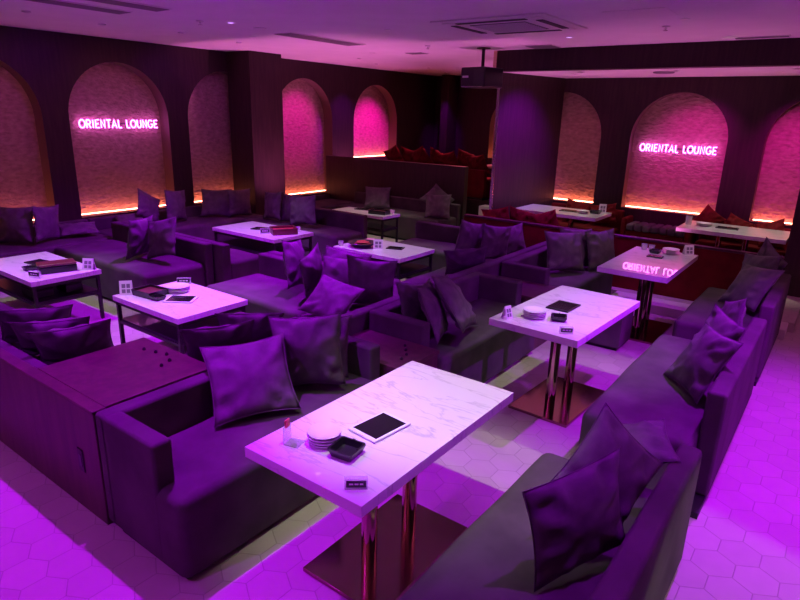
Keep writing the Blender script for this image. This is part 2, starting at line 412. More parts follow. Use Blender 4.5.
def console(label, x0, x1, y0, y1, h, studs):
    t = thing('console_table', label, 'console', ((x0+x1)/2, (y0+y1)/2, 0), 0, 'wooden consoles between the sofas')
    w, d = (x1-x0)/2, (y1-y0)/2
    obj('cabinet', box(B(), -w + .01, w - .01, -d + .005, d - .005, 0, h - .03, .004, 1), 'counter_wood', t)
    obj('tabletop', box(B(), -w, w, -d, d, h - .03, h, .005, 2), 'counter_wood', t)
    for (sx, sy_) in studs:
        obj('knob', lathe(B(), [(0, 0), (.010, 0), (.011, .006), (.008, .014), (.004, .017), (0, .018)], 10, (sx, sy_, h)), 'black_metal', t)
    return t
console('brown wooden console behind the nearest sofa, flush with the divider', -3.385, -2.675, 1.255, 1.885, .636, [(-.16, .20), (-.07, .22), (.01, .24), (.10, .20), (.13, .13)])
console('brown wooden console between the nearest sofa and the next one', -2.66, -2.02, 2.77, 3.21, .50, [(.10, .12), (.15, .06), (.20, .0), (.22, -.08)])
console('brown wooden console between the second and third sofas of the row', -2.66, -2.02, 4.79, 5.27, .50, [])

# ottoman
t = thing('ottoman', 'dark cube ottoman between the second high table and the one reflecting the letters', 'ottoman', (-1.64, 5.44, 0))
obj('body', box(B(), -.23, .23, -.17, .17, .03, .36, .012, 2), 'velvet', t); obj('cushion', box(B(), -.23, .23, -.17, .17, .36, .42, .025, 3), 'velvet', t)
obj('plinth', box(B(), -.20, .20, -.14, .14, 0, .03), 'plinth', t)

# ------------------------------------------------------------------ tables
def high_table(label, x0, x1, y0, y1, axis='Y', z=0.72, z0=0.0, group='high marble tables on twin metal columns', plate=(.45, .72), pd=.155):
    t = thing('pedestal_table', label, 'table', ((x0+x1)/2, (y0+y1)/2, z0), 0, group)
    w, d = (x1-x0)/2, (y1-y0)/2
    obj('tabletop', box(B(), -w, w, -d, d, z - z0 - .048, z - z0, .003, 2), 'marble', t)
    pw, pl = plate[0]/2, plate[1]/2
    if axis == 'X': pw, pl = pl, pw
    obj('base_plate', box(B(), -pw, pw, -pl, pl, 0, .022, .004, 2), 'plate_metal', t)
    for s in (-1, 1):
        cx, cy_ = (0, s*pd) if axis == 'Y' else (s*pd, 0)
        c = obj('column', lathe(B(), [(0, .022), (.036, .022), (.036, z - z0 - .054), (0, z - z0 - .054)], 28, (cx, cy_, 0)), 'copper', t)
        obj('flange', lathe(B(), [(0, z - z0 - .056), (.075, z - z0 - .056), (.075, z - z0 - .049), (0, z - z0 - .049)], 24, (cx, cy_, 0)), 'black_metal', c)
    return t
T1 = high_table('large high marble table nearest the camera, with a white tablet', -1.76, -1.14, 1.355, 2.515)
obj('bag_hook', tube(B(), [(.0, -.42, .66), (.0, -.42, .62), (.02, -.44, .60), (.05, -.46, .61), (.06, -.47, .63)], .007), 'black_metal', T1)
T2 = high_table('second high marble table from the camera, with a folded card at its corner', -1.765, -1.135, 3.43, 4.57)
T2.rotation_euler = (0, 0, math.radians(-2.5))
T3 = high_table('high marble table in which the lit letters are mirrored', -1.745, -1.125, 5.42, 6.64)
T9 = high_table('long high marble table beside the purple-lit partition in the alcove', -3.98, -2.74, 8.18, 8.86, 'X', z0=.10)
T10 = high_table('long high marble table in the alcove, ending at the dark column', -1.715, -0.50, 8.26, 9.02, 'X', z0=.10)

def low_table(label, x0, x1, y0, y1, z=0.50):
    t = thing('coffee_table', label, 'table', ((x0+x1)/2, (y0+y1)/2, 0), 0, 'low marble tables on thin black frames')
    w, d = (x1-x0)/2, (y1-y0)/2
    obj('tabletop', box(B(), -w, w, -d, d, z - .045, z, .003, 2), 'marble', t)
    a, b = w - .03, d - .03
    fr = B()
    for zf in (z - .065, .27):
        for s in (-1, 1):
            box(fr, -a, a, s*b - .012, s*b + .012, zf - .012, zf + .012)
            box(fr, s*a - .012, s*a + .012, -b, b, zf - .012, zf + .012)
    obj('frame', fr, 'black_metal', t)
    for sx in (-1, 1):
        for sy_ in (-1, 1):
            obj('leg', box(B(), sx*a - .015, sx*a + .015, sy_*b - .015, sy_*b + .015, 0, z - .046, .002, 1), 'black_metal', t)
    obj('shelf', box(B(), -a, a, -b, b, .283, .295), 'black_plastic', t)
    return t
low_table('low marble table nearest the wooden divider, with a stack of white plates', -4.80, -3.87, 2.435, 3.10)
low_table('low marble table at the left picture edge, with a maroon box on it', -6.85, -5.69, 2.17, 2.81)
low_table('low marble table in front of the pillar, with a red-lined box', -6.78, -5.56, 4.90, 5.585)
low_table('low marble table with a black bowl, close to the scattered pillows', -4.80, -3.81, 5.14, 5.83)
low_table('farthest low marble table, in front of the platform wall', -6.74, -5.68, 7.20, 7.64)
low = t = thing('side_table', 'small white table on the platform behind the red pillows', 'table', (-5.35, 10.35, .60))
obj('tabletop', box(B(), -.30, .30, -.3, .3, .50, .54, .004, 1), 'marble', t); obj('column', lathe(B(), [(0, 0), (.2, 0), (.2, .02), (.03, .03), (.03, .5), (0, .5)], 20), 'black_metal', t)

# ------------------------------------------------------------------ pillows
def pillow_mesh(seed, th=0.4, n=20):
    rnd = random.Random(seed); bm = B(); g = {}
    ph = [rnd.uniform(0, 6) for _ in range(8)]
    for side in (-1, 1):
        for i in range(n + 1):
            for j in range(n + 1):
                u, v = -1 + 2*i/n, -1 + 2*j/n
                edge = i in (0, n) or j in (0, n)
                if edge and (0, i, j) in g: g[(side, i, j)] = g[(0, i, j)]; continue
                x = u*(1 - .10*(1 - v*v)); z = v*(1 - .10*(1 - u*u))
                t = (max(0, 1 - u*u)**.62)*(max(0, 1 - v*v)**.62)
                # creases running from the corners and a central dent
                rr = max(abs(u), abs(v)); an = math.atan2(v, u)
                cr_ = min(1.0, abs(u*v)*2.2)          # creases gather towards the corners
                P = Vector((u*1.3 + seed, v*1.3, side*3.0))
                cre = .045*noise.noise(P) + .015*noise.noise(P*2.3)
                cre += cr_*(.06*math.sin(9*(an + .35*noise.noise(P)) + ph[0] + 1.5*rr) + .035*math.sin(15*u*v + ph[1] + 3*noise.noise(P*1.7)))
                y = side*(th/2*t + (cre*min(1, t*2.2)*.8 if not edge else 0)) + .02*math.sin(2*u + ph[4])*v
                w = bm.verts.new((x*.5, y, z*.5)); g[(side, i, j)] = w
                if edge: g[(0, i, j)] = w
        for i in range(n):
            for j in range(n):
                vs = [g[(side, i, j)], g[(side, i+1, j)], g[(side, i+1, j+1)], g[(side, i, j+1)]]
                bm.faces.new(vs if side < 0 else vs[::-1])
    rim = []
    for k in range(n): rim.append(g[(0, k, 0)].co.copy())
    for k in range(n): rim.append(g[(0, n, k)].co.copy())
    for k in range(n): rim.append(g[(0, n - k, n)].co.copy())
    for k in range(n): rim.append(g[(0, 0, n - k)].co.copy())
    return bm, rim
PROTO = {}
for mk in ('pillow', 'red_velvet'):
    for s in range(4):
        bm, rim = pillow_mesh(s*11 + 3, th=.36 + .025*s)
        me = bpy.data.meshes.new('cover'); bm.to_mesh(me); bm.free(); me.materials.append(M[mk])
        for p in me.polygons: p.use_smooth = True
        pb = B(); tube(pb, rim, .0065, 6, True); mp_ = bpy.data.meshes.new('piping'); pb.to_mesh(mp_); pb.free(); mp_.materials.append(M[mk])
        for p in mp_.polygons: p.use_smooth = True
        PROTO[(mk, s)] = (me, mp_)

PN = [0]
def pillow(label, x, y, az, rest, tilt=15, roll=0, w=.47, h=None, group='', mk='pillow', piping=True, dz=0.0):
    """stands on height `rest`, front facing azimuth az (deg)"""
    h = h or w
    PN[0] += 1; me, mp_ = PROTO[(mk, PN[0] % 4)]
    rot = Matrix.Rotation(math.radians(az + 90), 4, 'Z') @ Matrix.Rotation(-math.radians(tilt), 4, 'X') @ Matrix.Rotation(math.radians(roll), 4, 'Y') @ Matrix.Diagonal((w, (w + h)/2, h, 1))
    zmin = min((rot @ v.co).z for v in me.vertices)
    root = thing('pillow', label, 'pillow', (0, 0, 0), 0, group)
    root.matrix_world = Matrix.Translation((x, y, rest - zmin - .008 + dz)) @ rot
    c = bpy.data.objects.new('cover', me); COL.objects.link(c); c.parent = root
    if piping:
        p = bpy.data.objects.new('piping', mp_); COL.objects.link(p); p.parent = root
    settle(root, math.radians(az))
    return root

SOLID = []          # (bvh, lo, hi) of what pillows may not pass through
bpy.context.view_layer.update()
def world_bvh(o):
    vs, ps = [], []
    def rec(q, mw):
        if q.type == 'MESH':
            n = len(vs); vs.extend(mw @ v.co for v in q.data.vertices); ps.extend(tuple(n + i for i in p.vertices) for p in q.data.polygons)
        for c in q.children: rec(c, mw @ c.matrix_basis)
    rec(o, o.matrix_basis)
    lo = [min(v[i] for v in vs) for i in range(3)]; hi = [max(v[i] for v in vs) for i in range(3)]
    return (BVHTree.FromPolygons(vs, ps), lo, hi, vs, ps)
for o in list(bpy.data.objects):
    if o.parent is None and o.name.split('.')[0] in ('sofa', 'banquette', 'console_table', 'wooden_divider', 'low_screen', 'coffee_table', 'pedestal_table', 'tufted_bench', 'wall_pillar', 'wall_platform', 'wall_left', 'wall_column', 'wall_alcove'):
        SOLID.append(world_bvh(o))

def settle(root, az):
    """push a pillow the shortest way clear of what it would cut into"""
    _, lo, hi, vs, ps = world_bvh(root)
    near = [t for t in SOLID if all(t[1][i] < hi[i] + .12 and t[2][i] > lo[i] - .12 for i in range(3))]
    f = Vector((math.cos(az), math.sin(az), 0)); g = Vector((-f.y, f.x, 0))
    opts = []
    for k in range(0, 25, 2):
        for a, b in ((0, 0), (1, 0), (-1, 0), (0, 1), (0, -1), (.7, .7), (.7, -.7), (-.7, .7), (-.7, -.7)):
            for up in (0, .012, .025, .04, .06, .09):
                opts.append((k*.01 + up*1.3, f*(a*k*.01) + g*(b*k*.01) + Vector((0, 0, up))))
    opts.sort(key=lambda t: t[0])
    for _, d in opts:
        tr = BVHTree.FromPolygons([v + d for v in vs], ps)
        if not any(tr.overlap(t[0]) for t in near):
            root.location = root.location + d; break
    SOLID.append(world_bvh(root))

def pose(label, group, x, y, z, az, tilt, roll, w=.45, h=.44, mk='pillow', piping=True):
    """pillow centred at x, y, z, its front turned to azimuth az (deg)"""
    PN[0] += 1; me, mp_ = PROTO[(mk, PN[0] % 4)]
    az = math.radians(az)
    rot = Matrix.Rotation(az + PI/2, 4, 'Z') @ Matrix.Rotation(-math.radians(tilt), 4, 'X') @ Matrix.Rotation(math.radians(roll), 4, 'Y') @ Matrix.Diagonal((w, .70*(w + h)/2, h, 1))
    root = thing('pillow', label, 'pillow', (0, 0, 0), 0, group)
    root.matrix_world = Matrix.Translation((x, y, z)) @ rot
    c = bpy.data.objects.new('cover', me); COL.objects.link(c); c.parent = root
    if piping:
        p = bpy.data.objects.new('piping', mp_); COL.objects.link(p); p.parent = root
    settle(root, az)
    return root

G = 'pillows on the nearest sofa'
pose('bright purple-lit pillow slumped by the near arm of the nearest sofa', G, -2.42, 1.93, .60, -32, 42, -4, .46, .45)
pose('upright square pillow in the middle of the nearest sofa', G, -2.33, 2.27, .65, -50, 4, -4, .42, .45)
pose('shaded pillow behind the upright one, against the far arm of the nearest sofa', G, -2.40, 2.48, .63, -30, 8, 6, .34, .40)
G = 'pillows along the bench back to back with the nearest sofa'
pose('pillow with pleated edge showing above the back of the nearest sofa, beside the console', G, -2.99, 2.16, .615, -30, -38, -6, .44, .43)
pose('pillow showing above the sofa back, next beyond the pleated one', G, -3.04, 2.45, .607, -43, -40, 2, .43, .45)
pose('low pillow fallen forward on the bench corner, purple-lit triangular face', G, -3.18, 3.38, .54, -80, 48, 10, .44, .38)
pose('large dark pillow standing in the bench corner behind the fallen one', G, -3.28, 3.66, .66, -25, 18, 10, .40, .40)
pose('dark topmost pillow in front of the low table with the black bowl', G, -3.06, 3.74, .68, -60, -8, 4, .42, .44)
G = 'pillows on the brightly lit bench'
pose('pointed purple pillow seen edge-on on the brightly lit bench', G, -3.93, 3.70, .635, 26, 11, 10, .45, .43)
pose('second edge-on pillow on the brightly lit bench, beside the pointed one', G, -3.68, 3.68, .60, 22, 6, -8, .45, .40)
pose('pillow peeping out behind the pointed one on the brightly lit bench', G, -3.60, 3.84, .64, -40, 8, 14, .42, .40)
G = 'pillows on the second sofa'
pose('small pointed pillow behind the near arm of the second sofa', G, -2.48, 3.46, .60, 0, 20, 12, .42, .34)
pose('purple-edged pillow leaning on the near arm of the second sofa', G, -2.30, 3.50, .645, 26, 24, 8, .45, .43)
pose('dark grey pillow leaning furthest out on the second sofa', G, -2.26, 3.70, .655, 24, 36, 14, .45, .47)
G = 'pillows on the third sofa'
pose('grey square pillow in front on the third sofa', G, -2.33, 6.10, .62, -34, 22, 4, .47, .44)
pose('middle pillow of the three on the third sofa, with purple-lit top edge', G, -2.30, 6.38, .635, -26, 18, 5, .46, .44)
pose('rearmost pillow of the three on the third sofa', G, -2.30, 6.66, .63, -22, 14, -1, .46, .43)
G = 'pillows scattered along the bench behind the second sofa'
pose('broad flat-topped dark pillow above the ridge of the second sofa', G, -2.98, 5.14, .605, -50, -42, -9, .43, .44)
pose('tall tilted pillow in the scattered row with a pale seam', G, -3.30, 5.74, .68, -8, -6, 12, .46, .44)
pose('soft purple pillow in the scattered row beside the bright one', G, -3.08, 5.94, .645, -18, 2, 8, .46, .40)
pose('bright purple pillow with upturned corner at the far end of the scattered row', G, -3.02, 6.24, .60, -26, 16, -7, .46, .36)
G = 'pillows behind the wooden divider'
pose('nearest of the three dark pillows behind the wooden divider, next to the console', G, -3.62, 1.575, .602, -25, -39, -4, .44, .45)
pose('middle one of the three dark pillows behind the wooden divider', G, -3.90, 1.575, .588, -30, -42, 2, .44, .44)
pose('farthest of the three dark pillows behind the wooden divider', G, -4.26, 1.62, .59, -24, -43, 2, .45, .44)
G = 'pair of pillows in the bench corner'
pose('rounded pillow of the pair leaning on the bench beyond the maroon box', G, -6.12, 3.48, .62, 28, -10, 2, .46, .44)
pose('pointed pillow of the pair leaning on the bench beyond the maroon box', G, -5.86, 3.54, .64, -85, 20, -15, .45, .43)
G = 'pillows along the left arch wall'
pose('large dark pillow under the first arch at the picture edge', G, -7.78, 2.90, .63, -55, 14, -1, .46, .44)
pose('dark pillow under the first arch, second from the picture edge', G, -7.68, 3.18, .62, 30, 0, 5, .45, .42)
pose('rolled dark bolster-like pillow at the wall between the first two arches', G, -7.80, 3.62, .52, -15, 70, 0, .46, .30)
pose('dark pillow with a raised corner below the lit letters', G, -7.83, 4.68, .60, 20, 18, 30, .42, .40)
pose('upright dark pillow at the edge of the letter arch, by the second pier', G, -7.70, 4.98, .66, 20, 4, 6, .45, .44)
pose('low crumpled pillow at the wall below the lit letters', G, -7.74, 4.34, .52, -28, 70, 0, .36, .42)
pose('dark pillow against the glowing sill of the third arch', G, -7.80, 5.74, .60, -46, 30, 0, .46, .45)
pose('dark pillow beside the pillar foot', G, -7.56, 5.98, .62, 0, 2, 2, .45, .42)
G = 'pillows on the bench behind the low table before the pillar'
pose('dark purple pillow by the pillar, first in the row behind the red-lined box', G, -6.88, 6.06, .635, -100, 8, -5, .46, .42)
pose('second pillow in the row behind the red-lined box', G, -6.54, 6.06, .635, -98, 6, -4, .45, .42)
pose('broad pillow nearest the bench end behind the red-lined box', G, -6.22, 6.10, .65, -80, 9, -6, .47, .43)
G = 'pillows at the foot of the platform wall'
pose('dim pillow against the platform wall behind the farthest low table', G, -6.63, 8.25, .58, -55, 40, 0, .46, .45)
pose('dark rounded pillow propped at the open end of the platform wall bench', G, -5.46, 8.36, .60, -35, 40, -39, .46, .42)
pose('grey pillow standing in front of the dark rounded one on the platform wall bench', G, -5.32, 8.18, .57, -60, 30, 0, .42, .42)
G = 'pillows on the nearest walkway sofa'
pose('large dark purple pillow nearest the camera on the walkway sofa', G, -.525, 1.81, .62, -29, 5, -10, .42, .41)
pose('big dark pillow behind the nearest one on the walkway sofa, corner upward', G, -.54, 2.12, .665, -32, 16, 47, .40, .40)
pose('pillow lying nearly flat at the far end of the nearest walkway sofa', G, -.52, 2.60, .56, -150, 72, 6, .36, .34)
G = 'pillows on the second walkway sofa'
pose('dark satin pillow tipped on its corner on the second walkway sofa', G, -.50, 3.86, .605, -145, 30, -3, .45, .43)
pose('purple pillow squeezed behind the satin one on the second walkway sofa', G, -.46, 4.30, .60, -147, 17, 3, .46, .38)
pose('rumpled pillow at the far end of the second walkway sofa', G, -.46, 4.72, .60, -157, 6, -20, .42, .34)
G = 'pillows on the farthest walkway sofa'
pose('large smooth dark pillow on the farthest walkway sofa', G, -.52, 5.98, .61, -137, 34, -7, .46, .43)
pose('crumpled dark pillow behind the smooth one on the farthest walkway sofa', G, -.50, 6.36, .61, -135, 14, -9, .46, .40)
pose('dim pillow at the very end of the farthest walkway sofa', G, -.50, 6.56, .63, -140, 6, 24, .42, .40)
G = 'red pillows on the platform banquette'
labs = ['dark red pillow at the magenta arch end of the platform', 'second red pillow from the magenta arch on the platform', 'third red pillow from the magenta arch on the platform',
        'tilted red pillow near the middle of the platform banquette', 'flat red pillow past the middle of the platform banquette', 'red pillow beside the bright one on the platform',
        'brightest red pillow at the open end of the platform']
for k, (px_, rl) in enumerate(zip((-7.36, -7.03, -6.70, -6.36, -6.03, -5.70, -5.38), (22, -16, 26, -22, 14, -20, 10))):
    pillow(labs[k], px_, 9.66, 80 + 6*(k % 3), .965, 22, rl, .46, .38, G, 'red_velvet', False)
G = 'red pillows along the low red panel'
pillow('red pillow against the red panel, closest to the partition edge', -3.84, 7.42, 90, .445, 14, 12, .44, .36, G, 'red_velvet', False)
pillow('red pillow against the red panel, middle of three before the long table', -3.52, 7.42, 85, .445, 14, -10, .44, .36, G, 'red_velvet', False)
pillow('red pillow with raised corner against the red panel before the long table', -3.18, 7.42, 92, .445, 14, 18, .42, .36, G, 'red_velvet', False)
G = 'red pillows under the alcove arches'
pillow('triangular red pillow beneath the dark pier next to the letter arch', -1.52, 9.22, -90, .445, 14, 34, .34, .34, G, 'red_velvet', False)
pillow('red pillow silhouetted against the last glowing arch', -1.16, 9.20, -90, .445, 14, 22, .34, .30, G, 'red_velvet', False)
pillow('red pillow beside the dark column under the last arch', -.74, 9.18, -95, .445, 14, -20, .34, .32, G, 'red_velvet', False)
pillow('red pillow under the first arch behind the long table', -3.40, 9.22, -90, .445, 14, 10, .42, .30, G, 'red_velvet', False)
pillow('dark red pillow next to the tufted bench under the first arch', -2.98, 9.22, -85, .445, 14, -10, .40, .30, G, 'red_velvet', False)

# ------------------------------------------------------------------ things on the tables
def plates(n, x, y, z, where, r=.062):
    order = ['topmost', 'second from the top', 'third from the top', 'lowest', 'fifth from the top']
    for k in range(n):
        lev = n - 1 - k
        lab = order[lev] if k else 'lowest'
        bm = lathe(B(), [(0, .0), (.6*r, .0), (.66*r, .003), (r, .013), (r, .016), (.96*r, .016), (.62*r, .006), (0, .005)], 28)
        o = obj('plate', bm, 'china'); o.location = (x + .002*math.sin(k*2.1), y + .002*math.cos(k*1.7), z + k*.0125)
        tag(o, f'white plate, {lab} of the stack on {where}', 'plate', f'plates stacked on {where}')

def ashtray(x, y, z, rz, label, s=.052):
    t = thing('ashtray', label, 'ashtray', (x, y, z), rz, 'black ashtrays on the tables')
    bm = B()
    prof = [(.80, 0), (1.0, .5), (1.0, .62), (.86, .62), (.72, .18)]
    rings = []
    for f, hz in prof:
        ring = []
        for (sx, sy_) in ((-1, -.86), (-.86, -1), (.86, -1), (1, -.86), (1, .86), (.86, 1), (-.86, 1), (-1, .86)):
            ring.append(bm.verts.new((sx*f*s, sy_*f*s, hz*s)))
        rings.append(ring)
    for a, b in zip(rings, rings[1:]):
        for i in range(8): bm.faces.new((a[i], a[(i+1) % 8], b[(i+1) % 8], b[i]))
    bm.faces.new(rings[0][::-1]); bm.faces.new(rings[-1])
    obj('bowl', bm, 'black_plastic', t, 25)
    nb = B()
    for a in range(4):
        m = Matrix.Rotation(a*PI/2, 4, 'Z'); b2 = B(); box(b2, -.10*s, .10*s, -1.0*s, -.84*s, .60*s, .68*s, .02*s, 1); merge(nb, b2, 0, m)
    obj('rest', nb, 'black_metal', t)
    return t

def tablet(x, y, z, rz, label, L=.19, W=.135, body='white_plastic'):
    t = thing('tablet', label, 'tablet', (x, y, z), rz, 'tablets lying on the tables')
    obj('case', box(B(), -L/2, L/2, -W/2, W/2, 0, .012, .004, 3), body, t)
    obj('screen', box(B(), -L/2 + .02, L/2 - .02, -W/2 + .011, W/2 - .011, .012, .0128), 'black_glass', t)
    return t

def tent_card(x, y, z, rz, label, h=.085, w=.055):
    t = thing('tent_card', label, 'card', (x, y, z), rz, 'folded menu cards on the tables')
    for s in (-1, 1):
        bm = B(); d = .028
        lo, hi = [], []
        for dx in (-w/2, w/2):
            lo.append((dx, s*d, 0)); hi.append((dx, 0, h))
        tk = .0016
        vs = [bm.verts.new(p) for p in (lo[0], lo[1], hi[1], hi[0])] + [bm.verts.new((p[0], p[1] + s*tk, p[2])) for p in (lo[0], lo[1], hi[1], hi[0])]
        for f in ((0,1,2,3), (7,6,5,4), (0,4,5,1), (1,5,6,2), (2,6,7,3), (3,7,4,0)): bm.faces.new([vs[i] for i in f])
        p = obj('panel', bm, 'paper', t)
        # printed picture block lying on the sloping panel
        bm = B(); sl = d/h
        def pt(u, v): return (u*w, s*(d*(1 - v) + tk + .0006), v*h)
        for (u0, u1, v0, v1) in ((-.32, -.02, .5, .78), (.06, .34, .5, .78), (-.32, -.02, .16, .42), (.06, .34, .16, .42)):
            bm.faces.new([bm.verts.new(pt(u, v)) for u, v in ((u0, v0), (u1, v0), (u1, v1), (u0, v1))])
        obj('print', bm, 'ink', p, 0)
    return t

def sign_block(x, y, z, rz, label, w=.085, h=.045):
    t = thing('table_sign', label, 'sign', (x, y, z), rz, 'clear table signs with dark plates')
    obj('block', box(B(), -w/2, w/2, -.012, .012, 0, h, .002, 1), 'acrylic', t)
    p = obj('plate', box(B(), -w/2 + .006, w/2 - .006, -.0150, -.0125, h*.28, h*.88, .0005, 1), 'black_plastic', t)
    bm = B()
    for k, (a, b) in enumerate(((-.30, -.12), (-.07, .10), (.15, .30))):
        box(bm, a*w, b*w, -.0156, -.0150, h*.52, h*.66)
    obj('lettering', bm, 'paper', p, 0)
    return t

def lined_box(x, y, z, rz, label, L, W, h, mat, lining='red_lining', closed=False):
    t = thing('box', label, 'box', (x, y, z), rz, 'lidded and lined boxes on the tables')
    if closed:
        obj('body', box(B(), -L/2, L/2, -W/2, W/2, 0, h*.72, .006, 2), 'black_plastic', t)
        obj('lid', box(B(), -L/2 - .002, L/2 + .002, -W/2 - .002, W/2 + .002, h*.72, h, .012, 3), mat, t)
    else:
        bm = B(); tk = .008
        box(bm, -L/2, L/2, -W/2, W/2, 0, .006); box(bm, -L/2, L/2, -W/2, -W/2 + tk, 0, h, .002, 1); box(bm, -L/2, L/2, W/2 - tk, W/2, 0, h, .002, 1)
        box(bm, -L/2, -L/2 + tk, -W/2, W/2, 0, h, .002, 1); box(bm, L/2 - tk, L/2, -W/2, W/2, 0, h, .002, 1)
        obj('body', bm, mat, t)
        obj('lining', box(B(), -L/2 + tk, L/2 - tk, -W/2 + tk, W/2 - tk, .006, h*.6, .004, 1), lining, t)
    return t

def tumbler(x, y, z, label, r=.03, h=.06):
    o = obj('tumbler', lathe(B(), [(0, 0), (r*.85, 0), (r, h), (r*.9, h), (r*.76, .008), (0, .008)], 20), 'acrylic')
    o.location = (x, y, z); return tag(o, label, 'glass', 'clear glasses on the tables')

ZH, ZL = .72, .50
# nearest high table
t = thing('card_holder', 'small clear card holder with a red-tipped upright on the nearest high table', 'holder', (-1.625, 1.50, ZH), math.radians(15))
obj('base', box(B(), -.03, .035, -.032, .032, 0, .004, .001, 1), 'acrylic', t)
obj('upright', box(B(), -.034, -.030, -.030, .030, 0, .075, .001, 1), 'acrylic', t)
obj('red_tip', box(B(), -.035, -.026, -.016, .016, .066, .102, .004, 2), 'pink', t)
plates(4, -1.535, 1.585, ZH, 'the nearest high table', .071)
ashtray(-1.405, 1.575, ZH, math.radians(8), 'square black ashtray beside the plates on the nearest high table', .058)
tablet(-1.432, 1.82, ZH, math.radians(84), 'white-framed tablet with dark screen on the nearest high table', .225, .16)
sign_block(-1.225, 1.425, ZH, math.radians(40), 'clear sign block with dark plate at the corner of the nearest high table')
# second high table
tent_card(-1.70, 3.53, ZH, math.radians(70), 'folded card standing on the corner of the second high table')
plates(4, -1.565, 3.67, ZH, 'the second high table', .078)
ashtray(-1.41, 3.72, ZH, math.radians(20), 'black ashtray between plates and sign on the second high table')
tablet(-1.50, 4.02, ZH, math.radians(88), 'dark tablet on the second high table', .23, .17, 'black_plastic')
sign_block(-1.27, 3.50, ZH, math.radians(35), 'clear sign block with dark plate at the corner of the second high table')
# third high table
tumbler(-1.635, 6.53, ZH, 'clear glass on the far corner of the table with mirrored letters', .034)
tumbler(-1.57, 6.57, ZH, 'second clear glass beside the ashtray on the table with mirrored letters', .034, .05)
ashtray(-1.50, 6.44, ZH, 0, 'black ashtray on the table with mirrored letters')
tablet(-1.445, 6.23, ZH, math.radians(5), 'small dark tablet on the table with mirrored letters', .15, .10, 'black_plastic')
plates(4, -1.36, 6.49, ZH, 'the mirroring table', .082)
tent_card(-1.215, 6.59, ZH, math.radians(40), 'printed card standing at the corner of the table with mirrored letters', .10, .095)
# low tables
tent_card(-4.74, 2.53, ZL, math.radians(50), 'folded card at the corner of the low table with the plates', .12, .10)
lined_box(-4.60, 2.66, ZL, math.radians(6), 'black open tray with maroon lining beside the plates on the low table', .24, .20, .05, 'black_plastic', 'maroon')
ashtray(-4.42, 2.62, ZL, math.radians(10), 'black ashtray in front of the tray on the low table with the plates', .05)
plates(4, -4.50, 2.86, ZL, 'the low table by the divider', .10)
sign_block(-4.66, 3.03, ZL, math.radians(45), 'clear sign block behind the plates on the low table', .12, .06)
tablet(-4.27, 2.735, ZL, math.radians(35), 'white tablet with small dark screen on the low table with the plates', .24, .18)
tablet(-6.36, 2.54, ZL, math.radians(10), 'dark tablet on the low table at the picture edge', .26, .17, 'black_plastic')
tumbler(-6.10, 2.47, ZL, 'clear glass beside the maroon box on the low table at the picture edge', .04, .06)
ashtray(-6.15, 2.36, ZL, 0, 'black ashtray beside the sign on the low table at the picture edge', .055)
sign_block(-5.83, 2.27, ZL, math.radians(20), 'clear sign block at the corner of the low table at the picture edge', .13, .06)
lined_box(-5.93, 2.51, ZL, math.radians(75), 'black box with rounded maroon lid on the low table at the picture edge', .32, .17, .09, 'maroon', closed=True)
tent_card(-5.77, 2.735, ZL, math.radians(30), 'printed card standing by the maroon box', .11, .11)
lined_box(-5.98, 2.33, .297, 0, 'dark box on the lower shelf of the table at the picture edge', .26, .18, .08, 'black_metal', closed=True)
lined_box(-5.93, 2.60, .297, 0, 'second dark box on the lower shelf of the table at the picture edge', .20, .16, .09, 'black_metal', closed=True)
sign_block(-5.93, 5.08, ZL, math.radians(50), 'clear sign block near the corner of the low table before the pillar', .12, .07)
tablet(-6.22, 5.27, ZL, math.radians(20), 'dark tablet on the low table before the pillar', .24, .16, 'black_plastic')
lined_box(-5.79, 5.27, ZL, math.radians(60), 'maroon open box with red lining on the low table before the pillar', .32, .24, .08, 'maroon')
tumbler(-5.76, 5.49, ZL, 'clear glass beside the red-lined box before the pillar', .04, .06)
tumbler(-4.745, 5.22, ZL, 'clear glass beside the black bowl', .035, .06)
t = thing('bowl', 'shallow black bowl with red napkins on the low table by the scattered pillows', 'bowl', (-4.54, 5.37, ZL))
obj('dish', lathe(B(), [(0, 0), (.10, 0), (.17, .05), (.165, .055), (.10, .012), (0, .01)], 28), 'black_plastic', t)
bm = B()
for k in range(5): b2 = B(); box(b2, -.07, .07, -.05, .05, 0, .008, .003, 1); merge(bm, b2, 0, Matrix.Translation((.02*math.sin(k*2), .03*math.cos(k*2.2), .022 + .008*k)) @ Matrix.Rotation(k*.9, 4, 'Z'))
obj('napkins', bm, 'red_lining', t)
tent_card(-4.32, 5.40, ZL, math.radians(35), 'printed card standing behind the black bowl', .11, .11)
tablet(-4.18, 5.55, ZL, math.radians(20), 'dark tablet near the far edge of the black bowl table', .20, .13, 'black_plastic')
tablet(-6.38, 7.55, ZL, math.radians(10), 'dark tablet on the farthest low table', .26, .12, 'black_plastic')
lined_box(-5.92, 7.42, ZL, math.radians(10), 'black tray on the farthest low table', .30, .20, .06, 'black_plastic', 'maroon')
tumbler(-5.74, 7.52, ZL, 'clear glass at the corner of the farthest low table', .04, .07)
